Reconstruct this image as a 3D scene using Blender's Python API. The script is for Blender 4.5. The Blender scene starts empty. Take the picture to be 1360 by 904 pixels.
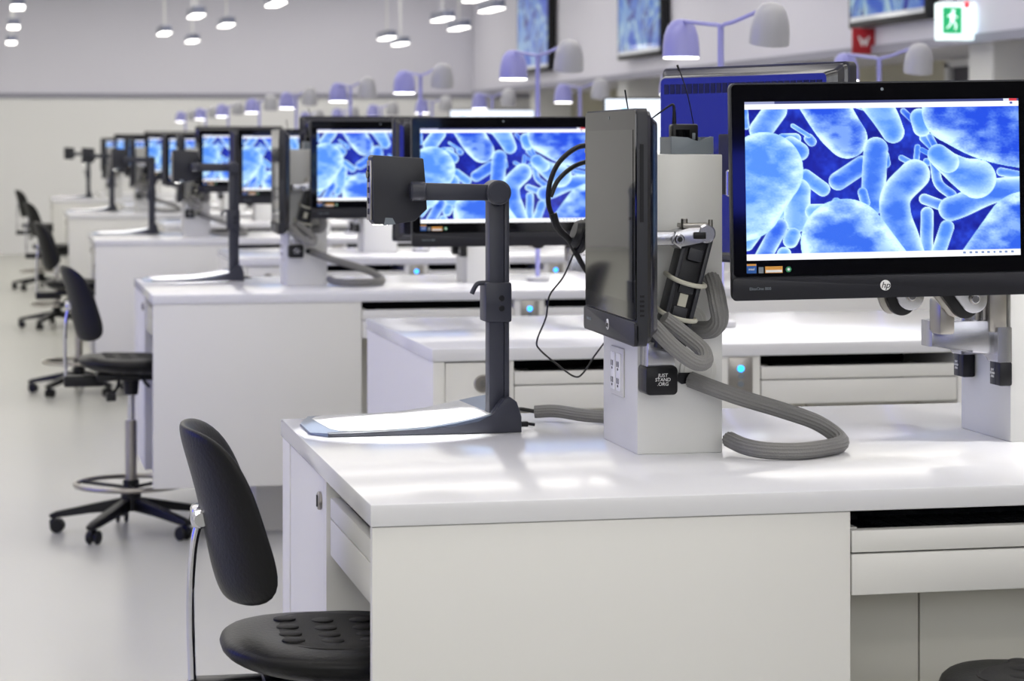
import bpy, bmesh, math, random
import numpy as np
from mathutils import Matrix, Vector
R = math.radians
random.seed(4)
S = bpy.context.scene
COL = S.collection

# ------------------------------------------------------------ camera, world, exposure
YAW = math.atan(685 / 3200.0)
cam_d = bpy.data.cameras.new('camera')
cam = bpy.data.objects.new('camera', cam_d)
COL.objects.link(cam)
cam.location = (0, 0, 1.44)
cam.rotation_euler = (R(90), 0, -YAW)
cam_d.sensor_width = 36
cam_d.lens = 3200 / 1360.0 * 36
cam_d.shift_y = -(452 - 193) / 1360.0
cam_d.clip_end = 200
cam_d.dof.use_dof = True
cam_d.dof.focus_distance = 4.15
cam_d.dof.aperture_fstop = 7.5
S.camera = cam
S.view_settings.view_transform = 'Standard'
S.view_settings.look = 'None'
S.view_settings.gamma = 1
S.view_settings.use_curve_mapping = False
S.view_settings.exposure = 0.0
wd = bpy.data.worlds.new('world')
S.world = wd
wd.use_nodes = True
wd.node_tree.nodes['Background'].inputs[0].default_value = (.9, .93, 1, 1)
wd.node_tree.nodes['Background'].inputs[1].default_value = .3
CEIL_STRENGTH = 3.1      # ceiling luminaires
DOC_POWER = 22.0          # lights in the document camera heads
FILL_STRENGTH = 3.0    # daylight fill from unseen windows added to the entrance wall
LAMP_POWER = 34.0         # twin desk lamps
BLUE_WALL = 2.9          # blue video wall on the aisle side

# ------------------------------------------------------------ materials
def lin(r, g, b):
    f = lambda c: (c / 255 / 12.92) if c / 255 <= .04045 else ((c / 255 + .055) / 1.055) ** 2.4
    return (f(r), f(g), f(b), 1)

def mat(name, rgb, rough=.5, metal=0, spec=.5, emit=None, es=0, noise=0, nscale=8, bump=0, bscale=200, coat=0):
    m = bpy.data.materials.new(name)
    m.use_nodes = True
    nt = m.node_tree
    b = nt.nodes['Principled BSDF']
    c = lin(*rgb)
    b.inputs['Base Color'].default_value = c
    b.inputs['Roughness'].default_value = rough
    b.inputs['Metallic'].default_value = metal
    b.inputs['Specular IOR Level'].default_value = spec
    b.inputs['Coat Weight'].default_value = coat
    if emit:
        b.inputs['Emission Color'].default_value = lin(*emit)
        b.inputs['Emission Strength'].default_value = es
    if noise or bump:
        tc = nt.nodes.new('ShaderNodeTexCoord')
    if noise:
        n = nt.nodes.new('ShaderNodeTexNoise')
        n.inputs['Scale'].default_value = nscale
        n.inputs['Detail'].default_value = 4
        nt.links.new(tc.outputs['Object'], n.inputs['Vector'])
        mx = nt.nodes.new('ShaderNodeMix')
        mx.data_type = 'RGBA'
        mx.inputs[6].default_value = tuple(min(1, v * (1 - noise)) for v in c[:3]) + (1,)
        mx.inputs[7].default_value = tuple(min(1, v * (1 + noise)) for v in c[:3]) + (1,)
        nt.links.new(n.outputs['Fac'], mx.inputs[0])
        nt.links.new(mx.outputs[2], b.inputs['Base Color'])
    if bump:
        n2 = nt.nodes.new('ShaderNodeTexNoise')
        n2.inputs['Scale'].default_value = bscale
        n2.inputs['Detail'].default_value = 3
        nt.links.new(tc.outputs['Object'], n2.inputs['Vector'])
        bp = nt.nodes.new('ShaderNodeBump')
        bp.inputs['Strength'].default_value = bump
        bp.inputs['Distance'].default_value = .002
        nt.links.new(n2.outputs['Fac'], bp.inputs['Height'])
        nt.links.new(bp.outputs['Normal'], b.inputs['Normal'])
    return m

M = dict(
    top=mat('white_worktop', (224, 224, 228), .15, spec=.38, noise=.01, nscale=3),
    panel=mat('white_laminate', (226, 225, 222), .42, noise=.012, nscale=2),
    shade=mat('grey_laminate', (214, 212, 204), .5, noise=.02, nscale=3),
    pillar=mat('white_pillar', (224, 224, 222), .32),
    floor=mat('white_vinyl', (189, 189, 183), .27, noise=.02, nscale=.6),
    wall_dark=mat('dark_grey_wall', (58, 58, 62), .7),
    wall=mat('white_wall', (238, 238, 240), .7, noise=.01, nscale=1),
    wall_up=mat('lilac_grey_wall', (224, 223, 236), .7, noise=.01, nscale=1),
    beige=mat('beige_wall', (196, 192, 172), .7, noise=.02, nscale=1),
    trim=mat('grey_trim', (150, 150, 166), .6),
    ceil=mat('ceiling_white', (225, 225, 225), .8),
    black=mat('black_plastic', (14, 14, 18), .38, spec=.35),
    char=mat('charcoal_plastic', (36, 37, 44), .4, bump=.12, bscale=900),
    bezel=mat('black_glass', (4, 4, 7), .06, coat=.3),
    chin=mat('chin_plastic', (28, 28, 35), .38, spec=.35),
    mback=mat('monitor_back', (16, 16, 28), .22, spec=1.0),
    doc=mat('blue_grey_plastic', (44, 46, 58), .42),
    docpad=mat('pad_blue_grey', (92, 104, 124), .4),
    paper=mat('white_sheet', (245, 245, 245), .6),
    rubber=mat('black_polyurethane', (10, 10, 13), .42, spec=.27, bump=.35, bscale=160),
    rubber2=mat('worn_polyurethane', (30, 29, 29), .62, spec=.3, bump=.6, bscale=420),
    chrome=mat('chrome', (214, 214, 220), .1, metal=1),
    steel=mat('brushed_steel', (168, 164, 158), .32, metal=1, noise=.08, nscale=40),
    cast=mat('cast_aluminium', (190, 190, 196), .26, metal=1, noise=.05, nscale=30),
    hose=mat('grey_braided_sleeve', (132, 131, 130), .6, bump=.9, bscale=520),
    strap=mat('cream_strap', (196, 194, 180), .6),
    grommet=mat('white_grommet', (218, 217, 213), .35),
    grey=mat('grey_plastic', (120, 128, 136), .35),
    lampw=mat('lamp_silver', (168, 168, 174), .32),
    lilac=mat('lamp_blue_spill', (144, 144, 202), .32),  # blue light spill painted into the lamp poles, arms and one head
    pend=mat('pendant_grey', (128, 132, 152), .4, metal=.3),
    glow=mat('lamp_glow', (255, 255, 255), .5, emit=(255, 252, 246), es=6),
    ceilglow=mat('luminaire_diffuser', (255, 255, 255), .5, emit=(255, 251, 241), es=CEIL_STRENGTH),
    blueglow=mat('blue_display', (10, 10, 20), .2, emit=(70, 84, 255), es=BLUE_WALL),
    led=mat('blue_led', (20, 120, 230), .3, emit=(30, 150, 255), es=5),
    white=mat('white_print', (240, 240, 240), .5),
    daylight=mat('window_daylight', (255, 255, 255), .3, emit=(248, 251, 255), es=FILL_STRENGTH),
    red=mat('red_sign', (178, 30, 40), .45),
    redled=mat('red_led', (200, 20, 30), .4, emit=(255, 60, 70), es=1.5),
    green=mat('exit_green', (20, 150, 90), .4, emit=(40, 190, 120), es=.7),
    exitw=mat('exit_white', (240, 250, 250), .4, emit=(235, 255, 255), es=1.1),
    door=mat('dark_door', (62, 60, 68), .5),
    orange=mat('orange_sticker', (226, 160, 70), .4),
    blue=mat('blue_sticker', (30, 90, 170), .4),
    gsticker=mat('green_sticker', (40, 140, 90), .4),
    cable=mat('black_cable', (12, 12, 14), .45),
    winwhite=mat('white_window_screen', (10, 10, 10), .1, emit=(236, 244, 255), es=1.3),
    cyan=mat('cyan_icon', (10, 10, 10), .2, emit=(40, 205, 225), es=1.1),
    off=mat('screen_off', (5, 5, 7), .05, coat=.5),
)

def screen_mat(name, strength):
    m = bpy.data.materials.new(name)
    m.use_nodes = True
    nt = m.node_tree
    b = nt.nodes['Principled BSDF']
    a = nt.nodes.new('ShaderNodeVertexColor')
    a.layer_name = 'picture'
    b.inputs['Base Color'].default_value = (.01, .01, .015, 1)
    b.inputs['Roughness'].default_value = .08
    nt.links.new(a.outputs['Color'], b.inputs['Emission Color'])
    b.inputs['Emission Strength'].default_value = strength
    return m
M['screen'] = screen_mat('bacteria_screen', 1.2)
M['tvscreen'] = screen_mat('bacteria_tv_screen', .55)

# ------------------------------------------------------------ mesh helpers
def add(bm, verts, faces, mtx=None, flip=False):
    vs = [bm.verts.new((mtx @ Vector(v)) if mtx else v) for v in verts]
    for f in faces:
        try:
            bm.faces.new([vs[i] for i in (reversed(f) if flip else f)])
        except ValueError:
            pass
    return vs

def box(bm, x0, x1, y0, y1, z0, z1, bev=0, mtx=None, seg=2):
    t = bmesh.new()
    add(t, [(x0, y0, z0), (x1, y0, z0), (x1, y1, z0), (x0, y1, z0), (x0, y0, z1), (x1, y0, z1), (x1, y1, z1), (x0, y1, z1)],
        [(0, 3, 2, 1), (4, 5, 6, 7), (0, 1, 5, 4), (1, 2, 6, 5), (2, 3, 7, 6), (3, 0, 4, 7)])
    if bev:
        bmesh.ops.bevel(t, geom=t.edges[:], offset=bev, segments=seg, affect='EDGES', profile=.5)
    merge(bm, t, mtx)

def merge(bm, t, mtx=None):
    if mtx is not None:
        t.transform(mtx)
    me = bpy.data.meshes.new('tmp')
    t.to_mesh(me)
    t.free()
    bm.from_mesh(me)
    bpy.data.meshes.remove(me)

def prism(bm, poly, d0, d1, mtx=None, bev=0):
    """polygon in local XY (counter-clockwise), extruded along local Z from d0 to d1"""
    t = bmesh.new()
    n = len(poly)
    add(t, [(p[0], p[1], d0) for p in poly] + [(p[0], p[1], d1) for p in poly],
        [tuple(range(n - 1, -1, -1)), tuple(range(n, 2 * n))] + [(i, (i + 1) % n, n + (i + 1) % n, n + i) for i in range(n)])
    if bev:
        es = [e for e in t.edges if abs(e.verts[0].co.z - e.verts[1].co.z) < 1e-6]
        bmesh.ops.bevel(t, geom=es, offset=bev, segments=2, affect='EDGES', profile=.5)
    merge(bm, t, mtx)

def lathe(bm, prof, n=24, mtx=None):
    t = bmesh.new()
    rings = []
    for r, z in prof:
        if r < 1e-6:
            rings.append([t.verts.new((0, 0, z))])
        else:
            rings.append([t.verts.new((r * math.cos(2 * math.pi * i / n), r * math.sin(2 * math.pi * i / n), z)) for i in range(n)])
    for a, b in zip(rings, rings[1:]):
        for i in range(n):
            j = (i + 1) % n
            q = []
            for v in (a[i % len(a)], a[j % len(a)], b[j % len(b)], b[i % len(b)]):
                if v not in q:
                    q.append(v)
            if len(q) > 2:
                t.faces.new(q)
    bmesh.ops.recalc_face_normals(t, faces=t.faces[:])
    merge(bm, t, mtx)

def cyl(bm, p, q, r, n=16, r2=None, bev=0):
    p, q = Vector(p), Vector(q)
    L = (q - p).length
    m = Matrix.Translation(p) @ Vector((0, 0, 1)).rotation_difference(q - p).to_matrix().to_4x4()
    r2 = r if r2 is None else r2
    if bev:
        lathe(bm, [(0, 0), (r - bev, 0), (r, bev), (r2, L - bev), (r2 - bev, L), (0, L)], n, m)
    else:
        lathe(bm, [(0, 0), (r, 0), (r2, L), (0, L)], n, m)

def smooth_path(pts, k=6):
    P = [Vector(p) for p in pts]
    P = [2 * P[0] - P[1]] + P + [2 * P[-1] - P[-2]]
    out = []
    for i in range(1, len(P) - 2):
        a, b, c, d = P[i - 1:i + 3]
        for j in range(k):
            t = j / k
            out.append(.5 * ((2 * b) + (c - a) * t + (2 * a - 5 * b + 4 * c - d) * t * t + (3 * b - a - 3 * c + d) * t ** 3))
    out.append(P[-2])
    return out

def tube(bm, pts, r, n=10, k=6, ribs=0, flat=None, cap=True):
    path = smooth_path(pts, k) if k > 1 else [Vector(p) for p in pts]
    m = len(path)
    t = bmesh.new()
    up = Vector((0, 0, 1))
    T0 = (path[1] - path[0]).normalized()
    N = (up - T0 * up.dot(T0))
    if N.length < .1:
        N = Vector((1, 0, 0)) - T0 * T0.x
    N.normalize()
    rings = []
    for i, p in enumerate(path):
        T = (path[min(i + 1, m - 1)] - path[max(i - 1, 0)]).normalized()
        N = (N - T * N.dot(T)).normalized()
        B = T.cross(N)
        rr = r[0] + (r[1] - r[0]) * i / (m - 1) if isinstance(r, (tuple, list)) else r
        ring = []
        for j in range(n):
            a = 2 * math.pi * j / n
            q = rr * (1 - (ribs if j % 2 else 0))
            ring.append(t.verts.new(p + (N * math.cos(a) * (flat or 1) + B * math.sin(a)) * q))
        rings.append(ring)
    for a, b in zip(rings, rings[1:]):
        for j in range(n):
            t.faces.new((a[j], b[j], b[(j + 1) % n], a[(j + 1) % n]))
    if cap:
        t.faces.new(rings[0])
        t.faces.new(list(reversed(rings[-1])))
    bmesh.ops.recalc_face_normals(t, faces=t.faces[:])
    merge(bm, t)

def pad(bm, pos, thick, n=40, rings=8, expo=3.0):
    """closed cushion: pos(ca, sa, rho, side) -> point; polar grid with superellipse outline"""
    t = bmesh.new()
    grids = []
    for side in (1, -1):
        g = [[t.verts.new(pos(0, 0, 0, side))]]
        for k in range(1, rings + 1):
            rho = math.sin(math.pi / 2 * k / rings)
            row = []
            for i in range(n):
                a = 2 * math.pi * i / n
                c, s = math.cos(a), math.sin(a)
                rad = (abs(c) ** expo + abs(s) ** expo) ** (-1 / expo)
                row.append(t.verts.new(pos(c * rad * rho, s * rad * rho, rho, side)))
            g.append(row)
        grids.append(g)
    for g in grids:
        for i in range(n):
            t.faces.new((g[0][0], g[1][i], g[1][(i + 1) % n]))
        for a, b in zip(g[1:], g[2:]):
            for i in range(n):
                t.faces.new((a[i], b[i], b[(i + 1) % n], a[(i + 1) % n]))
    for i in range(n):
        a, b = grids[0][-1], grids[1][-1]
        t.faces.new((a[i], a[(i + 1) % n], b[(i + 1) % n], b[i]))
    bmesh.ops.remove_doubles(t, verts=t.verts[:], dist=1e-5)
    bmesh.ops.recalc_face_normals(t, faces=t.faces[:])
    merge(bm, t)

def rrect(w, h, r, n=6, cx=0, cy=0):
    out = []
    for sx, sy, a0 in ((1, 1, 0), (-1, 1, 90), (-1, -1, 180), (1, -1, 270)):
        for i in range(n + 1):
            a = R(a0 + 90 * i / n)
            out.append((cx + sx * (w / 2 - r) + r * math.cos(a), cy + sy * (h / 2 - r) + r * math.sin(a)))
    return out

XZ = Matrix(((1, 0, 0, 0), (0, 0, 1, 0), (0, 1, 0, 0), (0, 0, 0, 1)))   # local xy -> world xz, extrusion along +y (mirrors, fine after recalc)

def obj(name, bm, material, parent=None, smooth=35, local=False):
    """one mesh object; a bmesh in world coordinates is moved into its parent's frame"""
    bmesh.ops.recalc_face_normals(bm, faces=bm.faces[:])
    if parent is not None and not local:
        bm.transform(WM[parent.name].inverted())
    me = bpy.data.meshes.new(name)
    bm.to_mesh(me)
    bm.free()
    me.materials.append(M[material] if isinstance(material, str) else material)
    if smooth:
        for p in me.polygons:
            p.use_smooth = True
        me.set_sharp_from_angle(angle=R(smooth))
    o = bpy.data.objects.new(name, me)
    COL.objects.link(o)
    if parent is not None:
        o.parent = parent
        WM[o.name] = WM[parent.name].copy()
    else:
        WM[o.name] = Matrix.Identity(4)
    return o
WM = {}

def tag(o, label, cat, group=None):
    o['label'] = label
    o['category'] = cat
    if group:
        o['group'] = group
    return o

def thing(name, label, cat, loc=(0, 0, 0), rotz=0, group=None):
    o = bpy.data.objects.new(name, None)
    o.empty_display_size = .05
    COL.objects.link(o)
    o.location = loc
    o.rotation_euler = (0, 0, rotz)
    WM[o.name] = Matrix.Translation(loc) @ Matrix.Rotation(rotz, 4, 'Z')
    return tag(o, label, cat, group)

def struct(name, bm, m, parent=None, smooth=0):
    o = obj(name, bm, m, parent, smooth)
    if parent is None:
        o['kind'] = 'structure'
    return o

def dup(root, loc, label, rotz=None, group=None):
    r = root.copy()
    COL.objects.link(r)
    r.location = loc
    if rotz is not None:
        r.rotation_euler = (0, 0, rotz)
    r['label'] = label
    if group:
        r['group'] = group
    for ch in list(root.children):
        c = ch.copy()
        COL.objects.link(c)
        c.parent = r
        for g in list(ch.children):
            d = g.copy()
            COL.objects.link(d)
            d.parent = c
    return r

def shift(root, dy, label, dx=0, group=None):
    return dup(root, (root.location.x + dx, root.location.y + dy, root.location.z), label, group=group)

def text_bm(s, size, mtx, shear=0, ext=.0004, align='CENTER'):
    cu = bpy.data.curves.new('text', 'FONT')
    cu.body = s
    cu.size = size
    cu.extrude = ext
    cu.shear = shear
    cu.align_x = align
    cu.align_y = 'CENTER'
    cu.resolution_u = 3
    o = bpy.data.objects.new('text', cu)
    COL.objects.link(o)
    bpy.context.view_layer.update()
    me = bpy.data.meshes.new_from_object(o.evaluated_get(bpy.context.evaluated_depsgraph_get()))
    bpy.data.objects.remove(o)
    bm = bmesh.new()
    bm.from_mesh(me)
    bm.transform(mtx)
    return bm
B = bmesh.new
ORD = ['', 'first', 'second', 'third', 'fourth', 'fifth', 'sixth']

# ------------------------------------------------------------ the room
XL, XR, YN, YB, ZC = -4.6, 6.2, -4.5, 31.8, 3.75
b = B(); box(b, XL, 7.6, YN, 34.5, -.1, 0); floor = struct('floor', b, 'floor')
b = B(); box(b, XL, 7.6, YN, 34.5, ZC, ZC + .1); struct('ceiling', b, 'ceil')
b = B(); box(b, XL - .1, XL, YN, 34.5, 0, ZC); struct('wall_left', b, 'wall')
b = B(); box(b, XL, 7.6, YN - .1, YN, 0, ZC); struct('wall_front', b, 'wall_dark')
# back wall: slightly out of square, white below, lilac grey above a grey rail
def back_slab(z0, z1, off=0, th=.12):
    b = B()
    p = [(XL, 33.55 - off), (7.6, 31.25 - off), (7.6, 31.25 + th), (XL, 33.55 + th)]
    prism(b, p, z0, z1)
    return b
struct('wall_back', back_slab(0, 2.09), 'wall')
struct('wall_back_upper', back_slab(2.09, ZC), 'wall_up')
struct('trim_1', back_slab(2.07, 2.13, .03), 'trim')
# right side: upper wall over a recessed ground floor
b = B(); box(b, XR, 7.6, YN, 31.4, 2.13, ZC); struct('wall_right_upper', b, 'wall_up')
b = B(); box(b, XR - .03, XR, YN, 31.35, 2.10, 2.16); struct('trim_2', b, 'trim')
b = B(); box(b, 7.5, 7.6, YN, 31.4, 0, 2.13); struct('wall_right', b, 'beige')
for k, (y0, y1) in enumerate(((16.7, 18.0), (21.5, 22.6), (25.4, 26.6))):
    b = B(); box(b, 7.44, 7.5, y0, y1, 0, 2.06, .004)
    d = struct('door_%d' % (k + 1), b, 'door')
    b = B(); box(b, 7.4, 7.5, y0 - .08, y0, 0, 2.1); box(b, 7.4, 7.5, y1, y1 + .08, 0, 2.1)
    box(b, 7.4, 7.5, y0 - .08, y1 + .08, 2.06, 2.12)
    obj('door_frame', b, 'pillar', d, 0)
for k, y in enumerate((14.9, 19.4, 24.2, 28.4)):
    b = B(); box(b, 6.35, 6.75, y - .2, y + .2, 0, 2.13, .01); struct('column_%d' % (k + 1), b, 'pillar')

# unseen high windows, added to the entrance wall as fill light
for k in range(4):
    x0 = XL + .4 + k * 2.85
    b = B()
    for a in ((x0, x0 + 2.5, 2.25, 2.32), (x0, x0 + 2.5, 3.53, 3.6), (x0, x0 + .07, 2.32, 3.53), (x0 + 2.43, x0 + 2.5, 2.32, 3.53), (x0 + 1.215, x0 + 1.285, 2.32, 3.53)):
        box(b, a[0], a[1], YN, YN + .05, a[2], a[3])
    w = struct('window_%d' % (k + 1), b, 'trim')
    for q in range(2):
        b = B(); box(b, x0 + .07 + q * 1.215, x0 + 1.215 + q * 1.215, YN + .015, YN + .025, 2.32, 3.53); obj('pane', b, 'daylight', w, 0)

# ceiling luminaires across the room
lum = None
for k, y in enumerate((-2.6, .4, 3.4, 6.4, 9.4, 12.4, 15.4, 18.4, 21.4, 24.4, 27.4, 30.2)):
    lab = 'long white ceiling luminaire, %s along the room from the entrance wall' % ['first', 'second', 'third', 'fourth', 'fifth', 'sixth', 'seventh', 'eighth', 'ninth', 'tenth', 'eleventh', 'twelfth'][k]
    if lum is None:
        lum = thing('ceiling_luminaire', lab, 'ceiling light', (.4, y, ZC), group='ceiling luminaires')
        b = B()
        for a in ((-4.3, 5.1, -.48, -.44), (-4.3, 5.1, .44, .48), (-4.3, -4.26, -.44, .44), (5.06, 5.1, -.44, .44)):
            box(b, a[0], a[1], a[2], a[3], -.06, 0)
        obj('frame', b, 'pillar', lum, 0, local=True)
        b = B(); box(b, -4.26, 5.06, -.44, .44, -.045, -.02); obj('diffuser', b, 'ceilglow', lum, 0, local=True)
    else:
        dup(lum, (.4, y, ZC), lab)

# blue video wall beside the chair aisle (its glow shows on the monitor backs; lamp arms have theirs painted)
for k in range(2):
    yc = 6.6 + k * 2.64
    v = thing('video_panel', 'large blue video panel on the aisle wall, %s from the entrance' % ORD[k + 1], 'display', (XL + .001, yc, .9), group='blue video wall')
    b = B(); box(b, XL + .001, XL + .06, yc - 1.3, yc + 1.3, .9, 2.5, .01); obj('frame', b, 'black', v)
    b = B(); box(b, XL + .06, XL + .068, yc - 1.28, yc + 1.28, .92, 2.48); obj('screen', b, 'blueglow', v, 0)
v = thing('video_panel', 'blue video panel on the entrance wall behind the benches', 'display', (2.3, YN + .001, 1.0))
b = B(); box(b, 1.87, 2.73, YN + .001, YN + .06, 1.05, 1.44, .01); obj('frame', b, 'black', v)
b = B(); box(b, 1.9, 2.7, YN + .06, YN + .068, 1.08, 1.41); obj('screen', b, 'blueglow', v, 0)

# ------------------------------------------------------------ benches
ROW = 5.18
YA, YBR = 3.585, 6.29            # front edges of the first aisle bench and the first inner bench
NA, NB = 5, 5
XE = 4.7
def nm(i):                        # ordinal counted from the back wall
    return ['fifth', 'fourth', 'third', 'second', 'first'][i]
LA = lambda i: '%s aisle bench from back wall' % nm(i)
LB = lambda i: '%s inner bench from back wall' % nm(i)

def worktop(x0, y0):
    b = B(); box(b, x0, XE, y0, y0 + 1.166, .866, .9, .0025)
    return obj('worktop', b, 'top')
def desk_unit(x0, y0, label, n=2, group='keyboard desk units'):
    """knee space with pull-out keyboard tray, drawer rail, modesty panels and a steel switch plate"""
    t = thing('desk_unit', label, 'desk unit', (x0, y0, 0), group=group)
    for k in range(n):
        a = x0 + k * .69
        c = a + .575
        b = B(); box(b, a + .003, c - .003, y0 + .006, y0 + .03, .800, .8345, .0015); tr = obj('keyboard_tray', b, 'panel', t)
        b = B(); box(b, a + .01, c - .01, y0 + .03, y0 + .4, .80, .806); box(b, a + .003, a + .02, y0 + .03, y0 + .3, .806, .836); obj('tray_base', b, 'panel', tr)
        b = B(); box(b, a + .003, c - .003, y0 + .006, y0 + .03, .733, .797, .0015); obj('drawer_front', b, 'panel', t)
        b = B(); box(b, a, c, y0 + .42, y0 + .44, .735, .866); obj('slot_back', b, 'black', t)
        b = B(); box(b, a, c, y0 + .03, y0 + .42, .728, .733); obj('underside_panel', b, 'panel', t)
        for q in range(2):
            w = (c + .06 - a) / 2
            b = B(); box(b, a + q * w * .73 + .0015, min(a + .635, a + (.73 if q == 0 else 2) * w) - .0015, y0 + .30, y0 + .318, .15, .735, .001)
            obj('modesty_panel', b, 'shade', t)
        b = B(); box(b, c, a + .69, y0 + .008, y0 + .45, .15, .866, .0015); obj('divider', b, 'panel', t)
        mx = c + .0575
        b = B(); box(b, mx - .034, mx + .034, y0 + .002, y0 + .008, .755, .862, .001); pl = obj('switch_plate', b, 'steel', t)
        b = B(); cyl(b, (mx, y0 + .003, .832), (mx, y0 - .002, .832), .0085, 16); obj('button_light', b, 'led', pl)
        for z in (.812, .790):
            b = B(); cyl(b, (mx, y0 + .003, z), (mx, y0 - .001, z), .0085, 16); obj('button', b, 'grey', pl)
    b = B(); box(b, x0 + .6, XE - .25, y0 + .45, y0 + .75, 0, .866); obj('core', b, 'panel', t, 0)
    b = B(); box(b, x0 + n * .69, XE, y0 + .008, y0 + .44, .2, .866, .002); obj('blank_panel', b, 'panel', t)
    return t
def end_cabinet_a(y0, label):
    t = thing('end_cabinet', label, 'cabinet', (.55, y0, 0), group='aisle end cabinets')
    b = B(); box(b, .553, 1.312, y0 + .004, y0 + .024, .2, .865, .0015); obj('front_panel', b, 'panel', t)
    b = B(); box(b, .555, .575, y0 + .56, y0 + 1.045, .2, .862, .0015); d = obj('door', b, 'panel', t)
    b = B(); cyl(b, (.556, y0 + .6, .82), (.548, y0 + .6, .82), .016, 24, bev=.002); lk = obj('lock', b, 'steel', d)
    b = B(); box(b, .5465, .549, y0 + .596, y0 + .604, .81, .83); obj('keyway', b, 'black', d)
    b = B(); box(b, .553, .60, y0 + 1.048, y0 + 1.162, .2, .865, .0015); obj('corner_post', b, 'panel', t)
    b = B(); box(b, .56, 1.312, y0 + 1.14, y0 + 1.16, .2, .865, .0015); obj('back_panel', b, 'panel', t)
    b = B(); box(b, .555, 1.1, y0 + .535, y0 + .557, .2, .865, .0015); obj('partition', b, 'panel', t)
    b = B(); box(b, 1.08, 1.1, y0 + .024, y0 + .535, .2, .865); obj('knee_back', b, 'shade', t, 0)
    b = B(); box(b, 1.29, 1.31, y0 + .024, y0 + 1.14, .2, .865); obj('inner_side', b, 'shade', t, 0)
    b = B(); box(b, .562, .58, y0 + .028, y0 + .532, .800, .8345, .0015); tr = obj('keyboard_tray', b, 'panel', t)
    b = B(); box(b, .58, .9, y0 + .03, y0 + .53, .80, .806); obj('tray_base', b, 'panel', tr)
    b = B(); box(b, .562, .58, y0 + .028, y0 + .532, .735, .797, .0015); obj('drawer_front', b, 'panel', t)
    b = B(); box(b, .90, .92, y0 + .03, y0 + .53, .735, .865); obj('slot_back', b, 'black', t)
    b = B(); box(b, .58, .90, y0 + .03, y0 + .53, .728, .735); obj('underside_panel', b, 'panel', t)
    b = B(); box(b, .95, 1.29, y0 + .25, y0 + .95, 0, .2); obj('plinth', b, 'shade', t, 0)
    b = B(); box(b, .60, .95, y0 + .56, y0 + 1.14, .2, .22); obj('cabinet_bottom', b, 'panel', t, 0)
    return t
def end_cabinet_b(y0, label):
    t = thing('end_cabinet', label, 'cabinet', (1.13, y0, 0), group='inner end cabinets')
    b = B(); box(b, 1.133, 1.165, y0 + .004, y0 + 1.162, .15, .865, .0015); obj('side_panel', b, 'panel', t)
    b = B(); box(b, 1.167, 1.34, y0 + .008, y0 + .026, .15, .862, .0015); d = obj('door', b, 'panel', t)
    b = B(); cyl(b, (1.268, y0 + .01, .805), (1.268, y0 + .002, .805), .024, 28, bev=.003); obj('lock', b, 'steel', d)
    b = B(); cyl(b, (1.268, y0 + .004, .805), (1.268, y0 + .0, .805), .009, 16); obj('lock_core', b, 'chrome', d)
    b = B(); box(b, 1.341, 1.352, y0 + .006, y0 + 1.1, .15, .865); obj('divider', b, 'panel', t)
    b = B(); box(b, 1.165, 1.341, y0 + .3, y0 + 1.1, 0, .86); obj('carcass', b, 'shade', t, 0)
    return t

wa = worktop(.55, YA)
tag(wa, 'glossy white worktop of the ' + LA(0), 'worktop', 'aisle bench worktops')
wb = worktop(1.13, YBR)
tag(wb, 'glossy white worktop of the ' + LB(0), 'worktop', 'inner bench worktops')
ea = end_cabinet_a(YA, 'white end cabinet with broad blank panel, ' + LA(0))
eb = end_cabinet_b(YBR, 'white end cabinet with round steel lock, ' + LB(0))
da = desk_unit(1.312, YA, 'white desk unit with open keyboard slot, ' + LA(0))
db = desk_unit(1.352, YBR, 'white desk unit with open keyboard slot, ' + LB(0))
for i in range(1, NA):
    shift(wa, ROW * i, 'glossy white worktop of the ' + LA(i))
    shift(ea, ROW * i, 'white end cabinet with broad blank panel, ' + LA(i))
    shift(da, ROW * i, 'white desk unit with open keyboard slot, ' + LA(i))
for i in range(1, NB):
    shift(wb, ROW * i, 'glossy white worktop of the ' + LB(i))
    shift(eb, ROW * i, 'white end cabinet with round steel lock, ' + LB(i))
    shift(db, ROW * i, 'white desk unit with open keyboard slot, ' + LB(i))

# keyboards lying in the slots
def keyboard(loc, rotz, label):
    t = thing('keyboard', label, 'keyboard', loc, rotz, 'black keyboards in the slots')
    b = B(); box(b, -.22, .22, -.075, .075, 0, .014, .004); obj('case', b, 'black', t, local=True)
    b = B()
    for r in range(6):
        n = 15 if r != 0 else 8
        for c in range(n):
            w = .42 / n
            box(b, -.21 + c * w + .0015, -.21 + (c + 1) * w - .0015, -.068 + r * .0225, -.068 + r * .0225 + .019, .014, .020)
    k = obj('keys', b, 'black', t, 0, local=True)
    k['kind'] = 'stuff'
    return t
kb = keyboard((1.6, YA + .125, .807), 0, 'black keyboard in the front slot of the ' + LA(0))
dup(kb, (.66, YA + .28, .807), 'black keyboard in the end slot of the ' + LA(0), R(-90))
for i in range(1, 3):
    dup(kb, (1.6, YA + ROW * i + .125, .807), 'black keyboard in the front slot of the ' + LA(i))
dup(kb, (2.29, YA + ROW + .125, .807), 'black keyboard in the right-hand slot of the ' + LA(1))
for i in range(0, 2):
    dup(kb, (1.64, YBR + ROW * i + .125, .807), 'black keyboard in the lock-side slot of the ' + LB(i))
    dup(kb, (2.33, YBR + ROW * i + .125, .807), 'black keyboard beyond the switch plate, ' + LB(i))

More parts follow.
